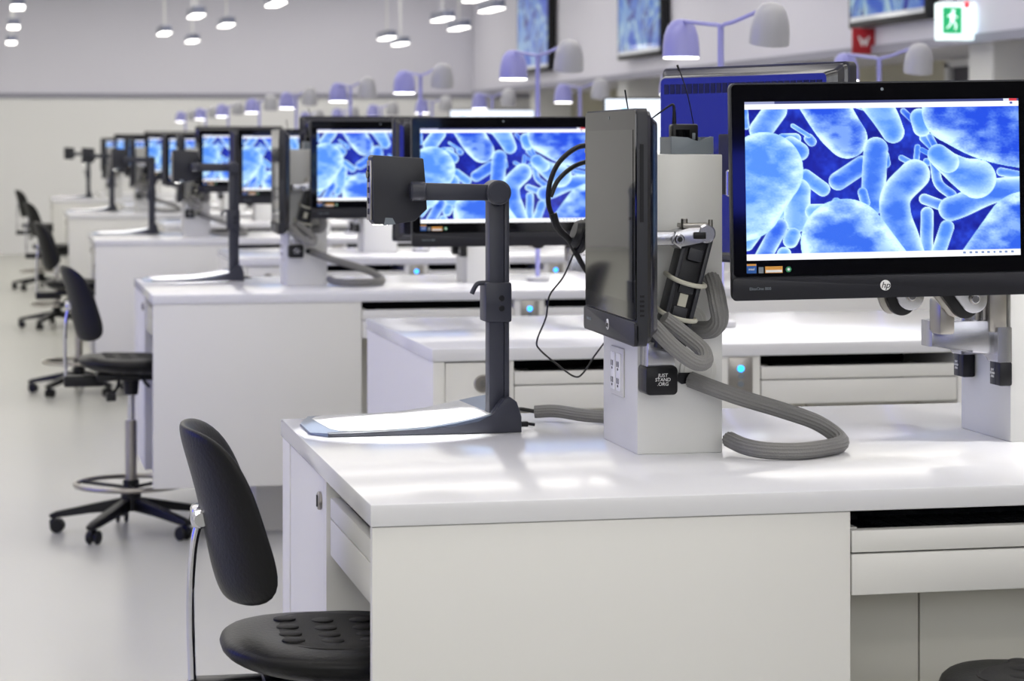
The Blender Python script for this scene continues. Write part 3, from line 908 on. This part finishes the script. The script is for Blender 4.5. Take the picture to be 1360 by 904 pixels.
# ------------------------------------------------------------ document cameras
def doc_camera(label):
    y0 = 4.43
    t = thing('document_camera', label, 'document camera', (.93, 4.47, .9), group='document cameras')
    # platform: flat tongue that sweeps up to the column
    b = B()
    prof = [(.572, .905), (.60, .9075), (.70, .909), (.78, .912), (.84, .920), (.88, .928), (.93, .938), (.955, .942)]
    def platform(yn, yf, xs, zt, zb, rnd):
        t2 = bmesh.new()
        rows = []
        for k, (x, z) in enumerate(prof):
            f = 0
            if x < .60:
                f = rnd * (1 - (x - .572) / .028)
            a, c = yn + f * .4, yf - f
            rows.append([t2.verts.new((x, a, .9005 + zb)), t2.verts.new((x, a, z + zt)), t2.verts.new((x, c, z + zt)), t2.verts.new((x, c, .9005 + zb))])
        for p, q in zip(rows, rows[1:]):
            for i in range(4):
                t2.faces.new((p[i], p[(i + 1) % 4], q[(i + 1) % 4], q[i]))
        t2.faces.new(rows[0]); t2.faces.new(list(reversed(rows[-1])))
        return t2
    merge(b, platform(y0, 4.72, None, 0, 0, .1)); pf = obj('platform', b, 'docpad', t)
    # white sheet area
    def zp(x):
        for (xa, za), (xb, zb) in zip(prof, prof[1:]):
            if x <= xb:
                return za + (zb - za) * (x - xa) / (xb - xa)
        return prof[-1][1]
    t2 = bmesh.new(); rows = []
    for x in (.600, .604, .612, .63, .66, .70, .74, .78, .81, .84, .86, .88, .90):
        f = .11 * max(0, 1 - (x - .598) / .03) ** 2
        ny_ = 5
        row = []
        for k in range(ny_):
            y = y0 + .010 + f * .55 + (.275 - f * 1.1) * k / (ny_ - 1)
            xx = min(x + .012 * (1 - k / (ny_ - 1)), .955)
            row.append(t2.verts.new((xx, y, zp(xx) + .0012)))
        rows.append(row)
    for p, q in zip(rows, rows[1:]):
        for k in range(4):
            t2.faces.new((p[k], q[k], q[k + 1], p[k + 1]))
    bmesh.ops.solidify(t2, geom=t2.faces[:], thickness=.001)
    b = B(); merge(b, t2); obj('sheet', b, 'paper', pf)
    # side web rising into the column foot
    b = B()
    prism(b, [(.60, .9005), (.966, .9005), (.966, .93), (.957, .958), (.945, .967), (.932, .963), (.912, .935), (.885, .922), (.84, .915), (.78, .911), (.60, .908)], y0 - .004, y0 + .012, XZ, .0015)
    obj('side_web', b, 'doc', t)
    b = B()
    prism(b, [(.900, .901), (.966, .901), (.966, .93), (.957, .958), (.945, .967), (.932, .963), (.912, .940)], y0 + .012, y0 + .075, XZ, .003)
    obj('column_foot', b, 'doc', t)
    # column, two-tone split
    b = B(); box(b, .909, .938, 4.452, 4.49, .93, 1.35, .002); obj('column', b, 'doc', t)
    b = B(); box(b, .9385, .948, 4.452, 4.488, .93, 1.345, .002); obj('column_rail', b, 'doc', t)
    b = B(); cyl(b, (.947, 4.47, 1.30), (.951, 4.47, 1.30), .003, 10); cyl(b, (.947, 4.47, .99), (.951, 4.47, .99), .003, 10); obj('column_screw', b, 'black', t)
    # slider with hook lever and two screws
    b = B(); box(b, .900, .951, 4.442, 4.50, 1.107, 1.182, .004); sl = obj('slider', b, 'doc', t)
    for z in (1.152, 1.133):
        b = B(); cyl(b, (.931, 4.443, z), (.931, 4.4405, z), .0058, 16, bev=.001); obj('slider_screw', b, 'black', sl)
    b = B(); tube(b, [(.915, 4.46, 1.180), (.892, 4.46, 1.180), (.884, 4.46, 1.174), (.877, 4.46, 1.160)], .0046, 8, 4); obj('lever', b, 'doc', sl)
    # elbow, arm and head
    b = B(); cyl(b, (.925, 4.435, 1.351), (.925, 4.495, 1.351), .0235, 36, bev=.003); el = obj('elbow', b, 'doc', t)
    b = B(); cyl(b, (.925, 4.4348, 1.351), (.925, 4.433, 1.351), .0195, 36, bev=.001); obj('elbow_cap', b, 'doc', el)
    b = B(); prism(b, [(.765, 1.342), (.770, 1.337), (.925, 1.336), (.925, 1.366), (.775, 1.370), (.767, 1.365)], 4.448, 4.482, XZ, .004); obj('boom', b, 'doc', t)
    b = B(); cyl(b, (.757, 4.448, 1.354), (.786, 4.448, 1.354), .0185, 28, bev=.003); obj('boom_collar', b, 'doc', t)
    mt = Matrix.Translation((.738, 4.475, 1.356)) @ Matrix.Rotation(R(7), 4, 'Z')
    b = B()
    prism(b, [(-.050, .066), (-.054, .062), (-.052, -.058), (-.046, -.064), (-.012, -.064), (.030, -.058), (.054, -.036), (.050, .020), (.047, .058), (.044, .060)][::-1], -.014, .016, mt @ XZ, .002)
    hd = obj('head', b, 'char', t)
    b = B(); prism(b, [(-.031, -.0655), (-.008, -.0635), (-.014, -.052), (-.028, -.051)], -.0148, -.008, mt @ XZ); obj('head_tab', b, 'grey', hd)
    b = B(); box(b, -.057, -.052, -.010, .012, -.056, .056, .0015, mt); ed = obj('head_edge', b, 'steel', hd)
    b = B()
    for k in range(5):
        box(b, -.0582, -.0565, -.007, .004, -.045 + k * .02, -.034 + k * .02, .0005, mt)
    obj('head_buttons', b, 'black', hd)
    b = B(); cyl(b, mt @ Vector((-.058, 0, .03)), mt @ Vector((-.060, 0, .03)), .008, 16); obj('lens', b, 'bezel', hd)
    ld = bpy.data.lights.new('document_light', 'SPOT')
    ld.energy = DOC_POWER
    ld.spot_size = R(54)
    ld.spot_blend = .15
    ld.shadow_soft_size = .02
    lo = bpy.data.objects.new('document_light', ld)
    COL.objects.link(lo)
    lo.parent = t
    lo.location = (.735 - .93, 4.50 - 4.47, 1.285 - .9)
    b = B(); box(b, .695, .72, 4.482, 4.502, 1.290, 1.2925); obj('head_light', b, 'glow', hd, 0)
    b = B(); box(b, .966, .985, 4.45, 4.465, .908, .918, .002); cyl(b, (.985, 4.457, .913), (.998, 4.457, .911), .003, 8); obj('plug', b, 'black', t)
    return t
dc = doc_camera('dark blue-grey document camera on the ' + LA(0))
for i in range(1, NA):
    shift(dc, ROW * i, 'dark blue-grey document camera on the ' + LA(i))

# ------------------------------------------------------------ sleeves and cables
def sleeve(pts, r, label, name='cable_sleeve', m='hose', ribs=.1, n=28, group='grey cable sleeves'):
    b = B(); tube(b, pts, r, n, 8, ribs)
    return tag(obj(name, b, m, None, 25 if ribs else 40), label, 'cable', group)
s1 = sleeve([(1.19, 4.065, 1.030), (1.22, 4.035, 1.018), (1.27, 4.03, 1.0), (1.35, 4.04, .975), (1.42, 4.06, .95), (1.458, 4.06, .925), (1.455, 4.03, .915), (1.41, 3.98, .915), (1.35, 3.945, .915), (1.295, 3.955, .916), (1.268, 3.995, .919), (1.256, 4.05, .925)], .0145,
            'long grey sleeve looping over the worktop, ' + LA(0))
s2 = sleeve([(1.226, 4.058, 1.205), (1.224, 4.03, 1.19), (1.222, 4.005, 1.165), (1.228, 4.015, 1.138), (1.22, 4.035, 1.12), (1.20, 4.066, 1.116)], .016,
            'short grey sleeve entering the upper pillar grommet, ' + LA(0))
s3 = sleeve([(1.09, 3.955, 1.135), (1.125, 3.945, 1.098), (1.16, 3.94, 1.072), (1.181, 3.945, 1.072), (1.182, 3.965, 1.09), (1.155, 3.975, 1.115), (1.115, 3.97, 1.145)], .0135,
            'grey sleeve bent double under the aisle monitor, ' + LA(0))
s4 = sleeve([(1.03, 4.60, .919), (1.07, 4.585, .921), (1.12, 4.54, .916), (1.18, 4.52, .914), (1.26, 4.52, .914)], .0125,
            'grey sleeve lying behind the document camera, ' + LA(0))
s5 = sleeve([(.983, 4.56, .925), (1.0, 4.60, .925), (1.035, 4.60, .919)], .004, 'short black lead behind the document camera, ' + LA(0), 'black_lead', 'cable', 0, 10, 'black leads')
for i in range(1, 4):
    shift(s1, ROW * i, 'long grey sleeve looping over the worktop, ' + LA(i))
    shift(s2, ROW * i, 'short grey sleeve entering the upper pillar grommet, ' + LA(i))
    shift(s3, ROW * i, 'grey sleeve bent double under the aisle monitor, ' + LA(i))

# ------------------------------------------------------------ headset, cradle, receiver
hs = thing('headset', 'black headset hanging beside the switched-off monitor', 'headset', (1.10, 4.62, 1.20))
Yh = 4.62
def hp(x, z, y=0): return ((x + .022) * 1.05, Yh + y, 1.44 + (z - 1.44) * 1.05)
b = B(); tube(b, [hp(1.085, 1.440, .02), hp(1.045, 1.436), hp(1.010, 1.408), hp(.992, 1.368), hp(.990, 1.330), hp(1.000, 1.302)], .0052, 10, 6, flat=1.0); obj('headband', b, 'black', hs)
b = B(); tube(b, [hp(1.085, 1.412, .05), hp(1.045, 1.400, .03), hp(1.012, 1.375, .015), hp(.994, 1.345, .0)], .0048, 10, 6); obj('inner_band', b, 'black', hs)
b = B(); tube(b, [hp(.998, 1.312), hp(1.008, 1.285), hp(1.03, 1.262), hp(1.044, 1.236), hp(1.062, 1.205), hp(1.085, 1.18)], (.0085, .004), 10, 5); obj('yoke', b, 'black', hs)
mt = Matrix.Translation(hp(1.050, 1.272)) @ Matrix.Rotation(R(18), 4, 'Y') @ Matrix.Rotation(R(90), 4, 'Y')
b = B(); lathe(b, [(0, -.014), (.024, -.014), (.030, -.006), (.030, 0), (0, .002)], 28, mt); obj('ear_shell', b, 'black', hs)
b = B(); lathe(b, [(0, 0), (.034, .001), (.038, .007), (.034, .014), (.015, .011), (0, .011)], 28, mt); obj('ear_cushion', b, 'rubber', hs)
b = B(); tube(b, [hp(1.040, 1.24), hp(1.018, 1.193), hp(.992, 1.159), hp(.985, 1.118), hp(.968, 1.076), hp(.973, 1.058), hp(1.006, 1.03), hp(1.040, 1.006), hp(1.058, 1.014), hp(1.083, 1.05), (1.16, 4.5, 1.07), (1.17, 4.312, 1.09)], .0018, 6, 6); obj('cord', b, 'cable', hs)

b = B(); cyl(b, (1.15, 4.309, 1.428), (1.15, 4.66, 1.428), .005, 12); cyl(b, (1.15, 4.655, 1.428), (1.15, 4.66, 1.45), .005, 12); obj('hook', b, 'steel', p1)
cr = thing('pillar_cradle', 'grey plastic cradle with wavy rim on the sharp-edged white pillar', 'cradle', (1.21, 4.16, 1.424))
b = B(); prism(b, [(1.165, 1.4245), (1.243, 1.4245), (1.243, 1.455), (1.238, 1.456), (1.228, 1.452), (1.220, 1.448), (1.213, 1.447), (1.206, 1.450), (1.196, 1.454), (1.165, 1.456)], 4.10, 4.104, XZ, .0008); obj('front_plate', b, 'grey', cr)
b = B(); box(b, 1.165, 1.169, 4.104, 4.17, 1.4245, 1.455); obj('side_plate', b, 'grey', cr)
b = B(); box(b, 1.239, 1.243, 4.104, 4.17, 1.4245, 1.455); obj('side_plate', b, 'grey', cr)
b = B(); box(b, 1.165, 1.243, 4.17, 4.174, 1.4245, 1.455); obj('rear_plate', b, 'grey', cr)
b = B(); box(b, 1.169, 1.239, 4.104, 4.17, 1.4245, 1.427); obj('base', b, 'grey', cr)
rc = thing('radio_receiver', 'small black receiver with two thin aerials in the cradle', 'receiver', (1.19, 4.14, 1.428))
b = B(); box(b, 1.171, 1.219, 4.112, 4.140, 1.4275, 1.478, .004); rb = obj('case', b, 'black', rc)
b = B(); box(b, 1.177, 1.202, 4.1108, 4.113, 1.452, 1.468); obj('display', b, 'bezel', rb, 0)
b = B(); box(b, 1.207, 1.213, 4.1108, 4.113, 1.450, 1.462, .001); obj('switch', b, 'grey', rb)
b = B(); tube(b, [(1.214, 4.126, 1.476), (1.203, 4.127, 1.53), (1.188, 4.128, 1.575)], (.0009, .0012), 6, 3); obj('aerial', b, 'black', rc)
b = B(); cyl(b, (1.188, 4.128, 1.572), (1.184, 4.128, 1.583), .002, 8); obj('aerial_tip', b, 'black', rc)
b = B(); cyl(b, (1.178, 4.126, 1.476), (1.178, 4.126, 1.500), .0042, 10, .0032); tube(b, [(1.178, 4.126, 1.50), (1.176, 4.126, 1.512), (1.166, 4.126, 1.508), (1.14, 4.126, 1.49), (1.12, 4.126, 1.475)], (.003, .0006), 6, 5); obj('jack_plug', b, 'black', rc)
b = B(); tube(b, [(1.118, 4.20, 1.48), (1.112, 4.20, 1.51), (1.107, 4.20, 1.54)], (.0009, .0016), 6, 3); obj('aerial', b, 'black', rc)
for i in range(1, 3):
    shift(cr, ROW * i, 'grey cradle with wavy rim on a pillar, ' + LA(i))
    shift(rc, ROW * i, 'small black receiver in a pillar cradle, ' + LA(i))

# ------------------------------------------------------------ drafting chairs (face local +X)
def chair(label, loc, rotz, back=True, name='drafting_chair', cat='chair', group='black drafting chairs on the aisle', zs=0):
    t = thing(name, label, cat, loc, rotz, group)
    L = dict(local=True)
    def seat_pos(x, y, rho, s):
        z = .655 + zs + (.012 * max(0, -x) ** 2 * 1.6 - .020 * max(0, x) ** 2) + .012 * abs(y) ** 2
        edge = max(0, 1 - rho ** 5) ** .5
        zz = z - .03 + (.030 * edge if s > 0 else -.030 * edge)
        yy = y * .205 * (1 - .12 * max(0, x))
        return (x * .215 + .02, yy, zz)
    b = B(); pad(b, seat_pos, 0, 44, 10, 2.5); st = obj('seat', b, 'rubber', t, 60, **L)
    def grip_pos(x, y, rho, s):
        xx, yy = x * .64 + .02, y * .70 * (1 - .25 * x)
        p = seat_pos(xx, yy, .6, 1)
        return (p[0], p[1], p[2] - (.0005 if rho < .95 else .004) + (0.0022 if s > 0 else -.006))
    b = B(); pad(b, grip_pos, 0, 40, 6, 2.4); obj('grip_pad', b, 'rubber2', st, 40, **L)
    bm0 = B(); lathe(bm0, [(0, .002), (.0165, .002), (.0182, .001), (.0187, -.004), (0, -.004)], 16)
    first = None
    for r_ in range(4):
        for c_ in range(4):
            x, y = -.085 + r_ * .062, (-1.5 + c_) * .058 + (.029 if r_ % 2 else 0) * 0
            y *= 1 - .1 * r_ / 3
            p = seat_pos((x - .02) / .215, y / .205, .5, 1)
            if first is None:
                first = obj('grip_dimple', bm0, 'rubber2', st, 40, **L)
                o = first
            else:
                o = first.copy(); COL.objects.link(o)
            o.location = (x, y, p[2] + .0012)
    b = B(); box(b, -.13, .16, -.07, .07, .572 + zs, .598 + zs, .008); mech = obj('mechanism', b, 'black', t, **L)
    b = B(); box(b, -.246, -.10, -.022, .022, .548 + zs, .590 + zs, .006); obj('back_carrier', b, 'black', mech, **L)
    b = B(); tube(b, [(-.05, -.06, .575 + zs), (-.06, -.14, .560 + zs), (-.08, -.17, .535 + zs)], .006, 8, 4); box(b, -.105, -.07, -.19, -.155, .51 + zs, .54 + zs, .005); obj('lever', b, 'black', mech, **L)
    b = B(); tube(b, [(.04, -.06, .575 + zs), (.04, -.13, .57 + zs), (.05, -.17, .56 + zs)], .006, 8, 4); obj('lever', b, 'black', mech, **L)
    b = B(); cyl(b, (0, 0, .10), (0, 0, .42), .0215, 24); obj('outer_column', b, 'steel', t, **L)
    b = B(); cyl(b, (0, 0, .42), (0, 0, .55 + zs), .013, 20); obj('gas_lift', b, 'chrome', t, **L)
    b = B(); cyl(b, (0, 0, .515 + zs), (0, 0, .575 + zs), .026, 20, .032); obj('collar', b, 'black', t, **L)
    b = B()
    n = 40
    tube(b, [(.205 * math.cos(2 * math.pi * k / n), .205 * math.sin(2 * math.pi * k / n), .185) for k in range(n + 1)], .0095, 10, 1); obj('foot_ring', b, 'steel', t, 60, **L)
    b = B()
    for k in range(3):
        a = R(30 + 120 * k)
        cyl(b, (.02 * math.cos(a), .02 * math.sin(a), .17), (.203 * math.cos(a), .203 * math.sin(a), .183), .007, 10)
    cyl(b, (0, 0, .15), (0, 0, .20), .03, 20, bev=.003)
    obj('ring_spokes', b, 'black', t, **L)
    b = B(); cyl(b, (0, 0, .085), (0, 0, .15), .038, 24, bev=.004); obj('hub', b, 'black', t, **L)
    leg0 = None
    for k in range(5):
        a = R(20 + 72 * k)
        if leg0 is None:
            b = B()
            prism(b, [(.02, .085), (.15, .075), (.27, .058), (.30, .055), (.305, .068), (.28, .08), (.15, .108), (.02, .135)], -.017, .017, XZ, .004)
            leg0 = obj('leg', b, 'black', t, **L)
            b = B(); cyl(b, (.288, 0, .045), (.288, 0, .075), .008, 10)
            prism(b, rrect(.05, .03, .012, 4, .28, .038), -.008, .008, XZ, .002)
            cs = obj('castor_fork', b, 'black', leg0, **L)
            b = B()
            for s in (-1, 1):
                cyl(b, (.275, s * .009, .026), (.275, s * .023, .026), .0255, 20, bev=.003)
            cw = obj('castor_wheel', b, 'black', leg0, **L)
            o = leg0
        else:
            o = leg0.copy(); COL.objects.link(o)
            for g in (cs, cw):
                q = g.copy(); COL.objects.link(q); q.parent = o
        o.rotation_euler = (0, 0, a)
    if back:
        def back_pos(u, v, rho, s):
            w = .195 - .022 * v
            y = u * w
            z = .859 + v * .138
            ang = y / .20
            bend = .20 * (1 - math.cos(ang))                     # wraps round the sitter
            lean = -.028 * (v + .2) - .014 * max(0, v) ** 2
            edge = max(0, 1 - rho ** 5) ** .5
            tk = .014 * edge * s
            return (-.208 + bend * .86 + lean + tk * math.cos(ang), .20 * math.sin(ang) * (1 + 0) - tk * math.sin(ang), z)
        b = B(); pad(b, back_pos, 0, 80, 12, 4.2); bk = obj('backrest', b, 'rubber', t, 60, **L)
        b = B(); box(b, -.242, -.205, -.03, .03, .832, .866, .008); cyl(b, (-.226, -.035, .847), (-.226, .035, .847), .014, 16, bev=.003); obj('back_bracket', b, 'chrome', bk, **L)
        b = B(); box(b, -.240, -.226, -.035, .035, .925, .94, .002); obj('grip_recess', b, 'black', bk, **L)
        b = B(); tube(b, [(-.226, 0, .848), (-.237, 0, .80), (-.242, 0, .72), (-.240, 0, .62), (-.236, 0, .575), (-.215, 0, .56)], .0125, 12, 6, flat=.55); obj('back_post', b, 'chrome', t, 60, **L)
    return t
AISLE = 'black drafting chair at the end of the '
ch = chair(AISLE + LA(0), (.545, 3.86, 0), R(-2))
for i, (x, dy, rz) in enumerate(((.49, .29, 2), (.47, .28, -4), (.47, .27, 4), (.44, .27, -5))):
    dup(ch, (x, YA + ROW * (i + 1) + dy, 0), AISLE + LA(i + 1), R(rz))
sl = chair('black dimpled stool seat before the knee space, ' + LA(0), (1.575, 3.33, 0), R(70), False, 'stool', 'stool', None, -.006)

# ------------------------------------------------------------ twin-head task lamps
def task_lamp(label, loc):
    t = thing('task_lamp', label, 'lamp', loc, 0, 'twin-headed task lamps')
    L = dict(local=True)
    b = B(); cyl(b, (0, 0, 0), (0, 0, .02), .045, 28, bev=.004); obj('base', b, 'lampw', t, **L)
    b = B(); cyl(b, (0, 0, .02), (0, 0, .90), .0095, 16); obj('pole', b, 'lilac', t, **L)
    for (dx, dy, tilt, lit, zt) in ((-.03, .32, 0, True, .925), (.06, -.30, 14, False, .94)):
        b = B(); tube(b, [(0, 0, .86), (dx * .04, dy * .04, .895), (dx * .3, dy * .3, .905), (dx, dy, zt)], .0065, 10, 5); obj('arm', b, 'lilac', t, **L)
        m = Matrix.Translation((dx, dy, zt)) @ Matrix.Rotation(R(tilt), 4, 'X')
        b = B()
        outer = [(0, .006), (.014, .006), (.030, .0), (.044, -.018), (.053, -.045), (.057, -.075), (.058, -.112)]
        inner = [(.0555, -.112), (.0545, -.075), (.050, -.046), (.041, -.02), (.02, -.006), (0, -.004)]
        lathe(b, outer + inner, 32, m)
        hd = obj('lamp_head', b, 'lilac' if lit else 'lampw', t, 50, **L)  # far head carries the blue light in its colour
        hd['label'] = 'lamp head in painted blue light' if lit else 'silver-grey lamp head'
        b = B(); lathe(b, [(0, -.098), (.0545, -.098), (.0545, -.116 if lit else -.106), (0, -.118 if lit else -.106)], 32, m); obj('diffuser', b, 'glow', hd, 40, **L)
        ld = bpy.data.lights.new('lamp_light', 'SPOT')
        ld.energy = LAMP_POWER
        ld.spot_size = R(96)
        ld.spot_blend = .6
        ld.shadow_soft_size = .03
        ld.color = (1, .98, .95)
        lo = bpy.data.objects.new('lamp_light', ld)
        COL.objects.link(lo)
        lo.parent = t
        lo.matrix_local = m @ Matrix.Translation((0, 0, -.115))
    return t
lamp0 = None
for row, n, y0, lf in (('A', NA, YA, LA), ('B', NB, YBR, LB)):
    for i in range(n):
        for k, x in enumerate((2.105, 3.54)):
            lab = 'task lamp in painted blue light ' + ('by the lit monitor' if k == 0 else 'away from the aisle') + ', ' + lf(i)
            loc = (x, y0 + .58 + ROW * i, .9)
            if row == 'A' and i == 0 and k == 1:
                continue
            if lamp0 is None:
                lamp0 = task_lamp(lab, loc)
            else:
                dup(lamp0, loc, lab)

# ------------------------------------------------------------ pendant lights
pd = None
PXY = [(4.23, 20.62), (3.80, 19.14), (4.58, 23.96), (4.10, 22.28), (4.62, 27.82), (4.22, 26.32), (2.29, 20.15), (2.22, 23.85), (1.79, 22.16), (2.18, 27.55), (1.74, 25.71), (.18, 21.1), (.17, 24.62), (.17, 28.4)]
for k, (x, y) in enumerate(PXY):
    lab = 'slim capsule pendant light on a thin cable above the benches'
    if pd is None:
        pd = thing('pendant_light', lab, 'pendant light', (x, y, 2.62), group='capsule pendant lights')
        L = dict(local=True)
        b = B(); prism(b, rrect(.12, .72, .06, 8), .004, .075, None, .006); obj('housing', b, 'pend', pd, **L)
        b = B(); prism(b, rrect(.112, .712, .056, 8), -.002, .004); obj('diffuser', b, 'glow', pd, **L)
        b = B(); cyl(b, (0, 0, .075), (0, 0, ZC - 2.62), .008, 8); obj('cable', b, 'white', pd, **L)
        b = B(); cyl(b, (0, 0, ZC - 2.62 - .03), (0, 0, ZC - 2.62), .04, 20); obj('ceiling_rose', b, 'white', pd, **L)
    else:
        dup(pd, (x, y, 2.62), lab)

# ------------------------------------------------------------ wall screens, exit sign, red sign
for k, (y0, y1) in enumerate(((15.2, 16.7), (21.8, 23.4), (26.5, 28.15))):
    yc = (y0 + y1) / 2
    t = thing('wall_screen', 'large wall screen high on the long wall, %s from the back wall' % ORD[3 - k], 'television', (XR - .10, yc, 2.29), R(-90), 'screens on the long wall')
    L = dict(local=True)
    w = y1 - y0
    b = B(); box(b, -w / 2, w / 2, -.01, .075, 0, .98, .008); obj('casing', b, 'black', t, **L)
    picture('screen', PIC_TV, t, w - .07, .90, (0, -.0108, .495))
    b = B(); box(b, -.3, .3, .075, .099, .3, .7); obj('wall_mount', b, 'black', t, 0, **L)
ex = thing('exit_sign', 'white box exit sign with green running figure, under the wall', 'exit sign', (5.98, 14.6, 2.1))
b = B(); box(b, 5.94, 6.18, 14.58, 14.68, 2.12, 2.36, .006); obj('case', b, 'exitw', ex)
b = B(); box(b, 5.955, 6.085, 14.576, 14.581, 2.16, 2.33); g = obj('sign_face', b, 'green', ex, 0)
b = B()
yy = 14.5755
mtx = Matrix.Translation((6.02, yy, 2.245)) @ Matrix.Rotation(R(90), 4, 'X')
cyl(b, (6.026, yy, 2.305), (6.026, yy - .002, 2.305), .012, 14)
for p in ([(-.012, .045), (.012, .048), (.008, .0), (-.012, .0)], [(.008, .04), (.035, .02), (.03, .012), (.004, .03)], [(-.01, .04), (-.034, .03), (-.03, .02), (-.006, .028)],
          [(-.004, .005), (.008, .005), (.03, -.03), (.026, -.06), (.016, -.06), (.018, -.032)], [(-.012, .005), (.0, .005), (-.008, -.03), (-.036, -.055), (-.04, -.046), (-.018, -.026)]):
    prism(b, p, 0, .002, mtx)
obj('running_figure', b, 'exitw', g, 0)
b = B(); cyl(b, (6.12, 14.6, 2.345), (6.12, 14.575, 2.345), .02, 16); obj('indicator', b, 'redled', ex)
b = B(); cyl(b, (6.06, 14.63, 2.36), (6.06, 14.63, ZC), .008, 8); obj('hanger', b, 'pend', ex)
rs = thing('fire_sign', 'red projecting sign with a white mark below a wall screen', 'sign', (6.12, 16.45, 2.11))
b = B(); box(b, 6.03, 6.2, 16.45, 16.47, 2.10, 2.285, .002); obj('board', b, 'red', rs)
b = B(); prism(b, [(-.045, .03), (-.03, .03), (-.015, -.01), (0, .02), (.015, -.01), (.03, .03), (.045, .03), (.02, -.04), (.012, -.04), (0, -.005), (-.012, -.04), (-.02, -.04)], 0, .002, Matrix.Translation((6.115, 16.449, 2.195)) @ Matrix.Rotation(R(90), 4, 'X')); obj('mark', b, 'white', rs, 0)
ws = thing('wall_switch', 'small pale wall switch plate right of the exit sign', 'switch', (6.19, 14.0, 2.4))
b = B(); box(b, 6.185, 6.2, 13.5, 13.62, 2.28, 2.46, .003); obj('plate', b, 'trim', ws)
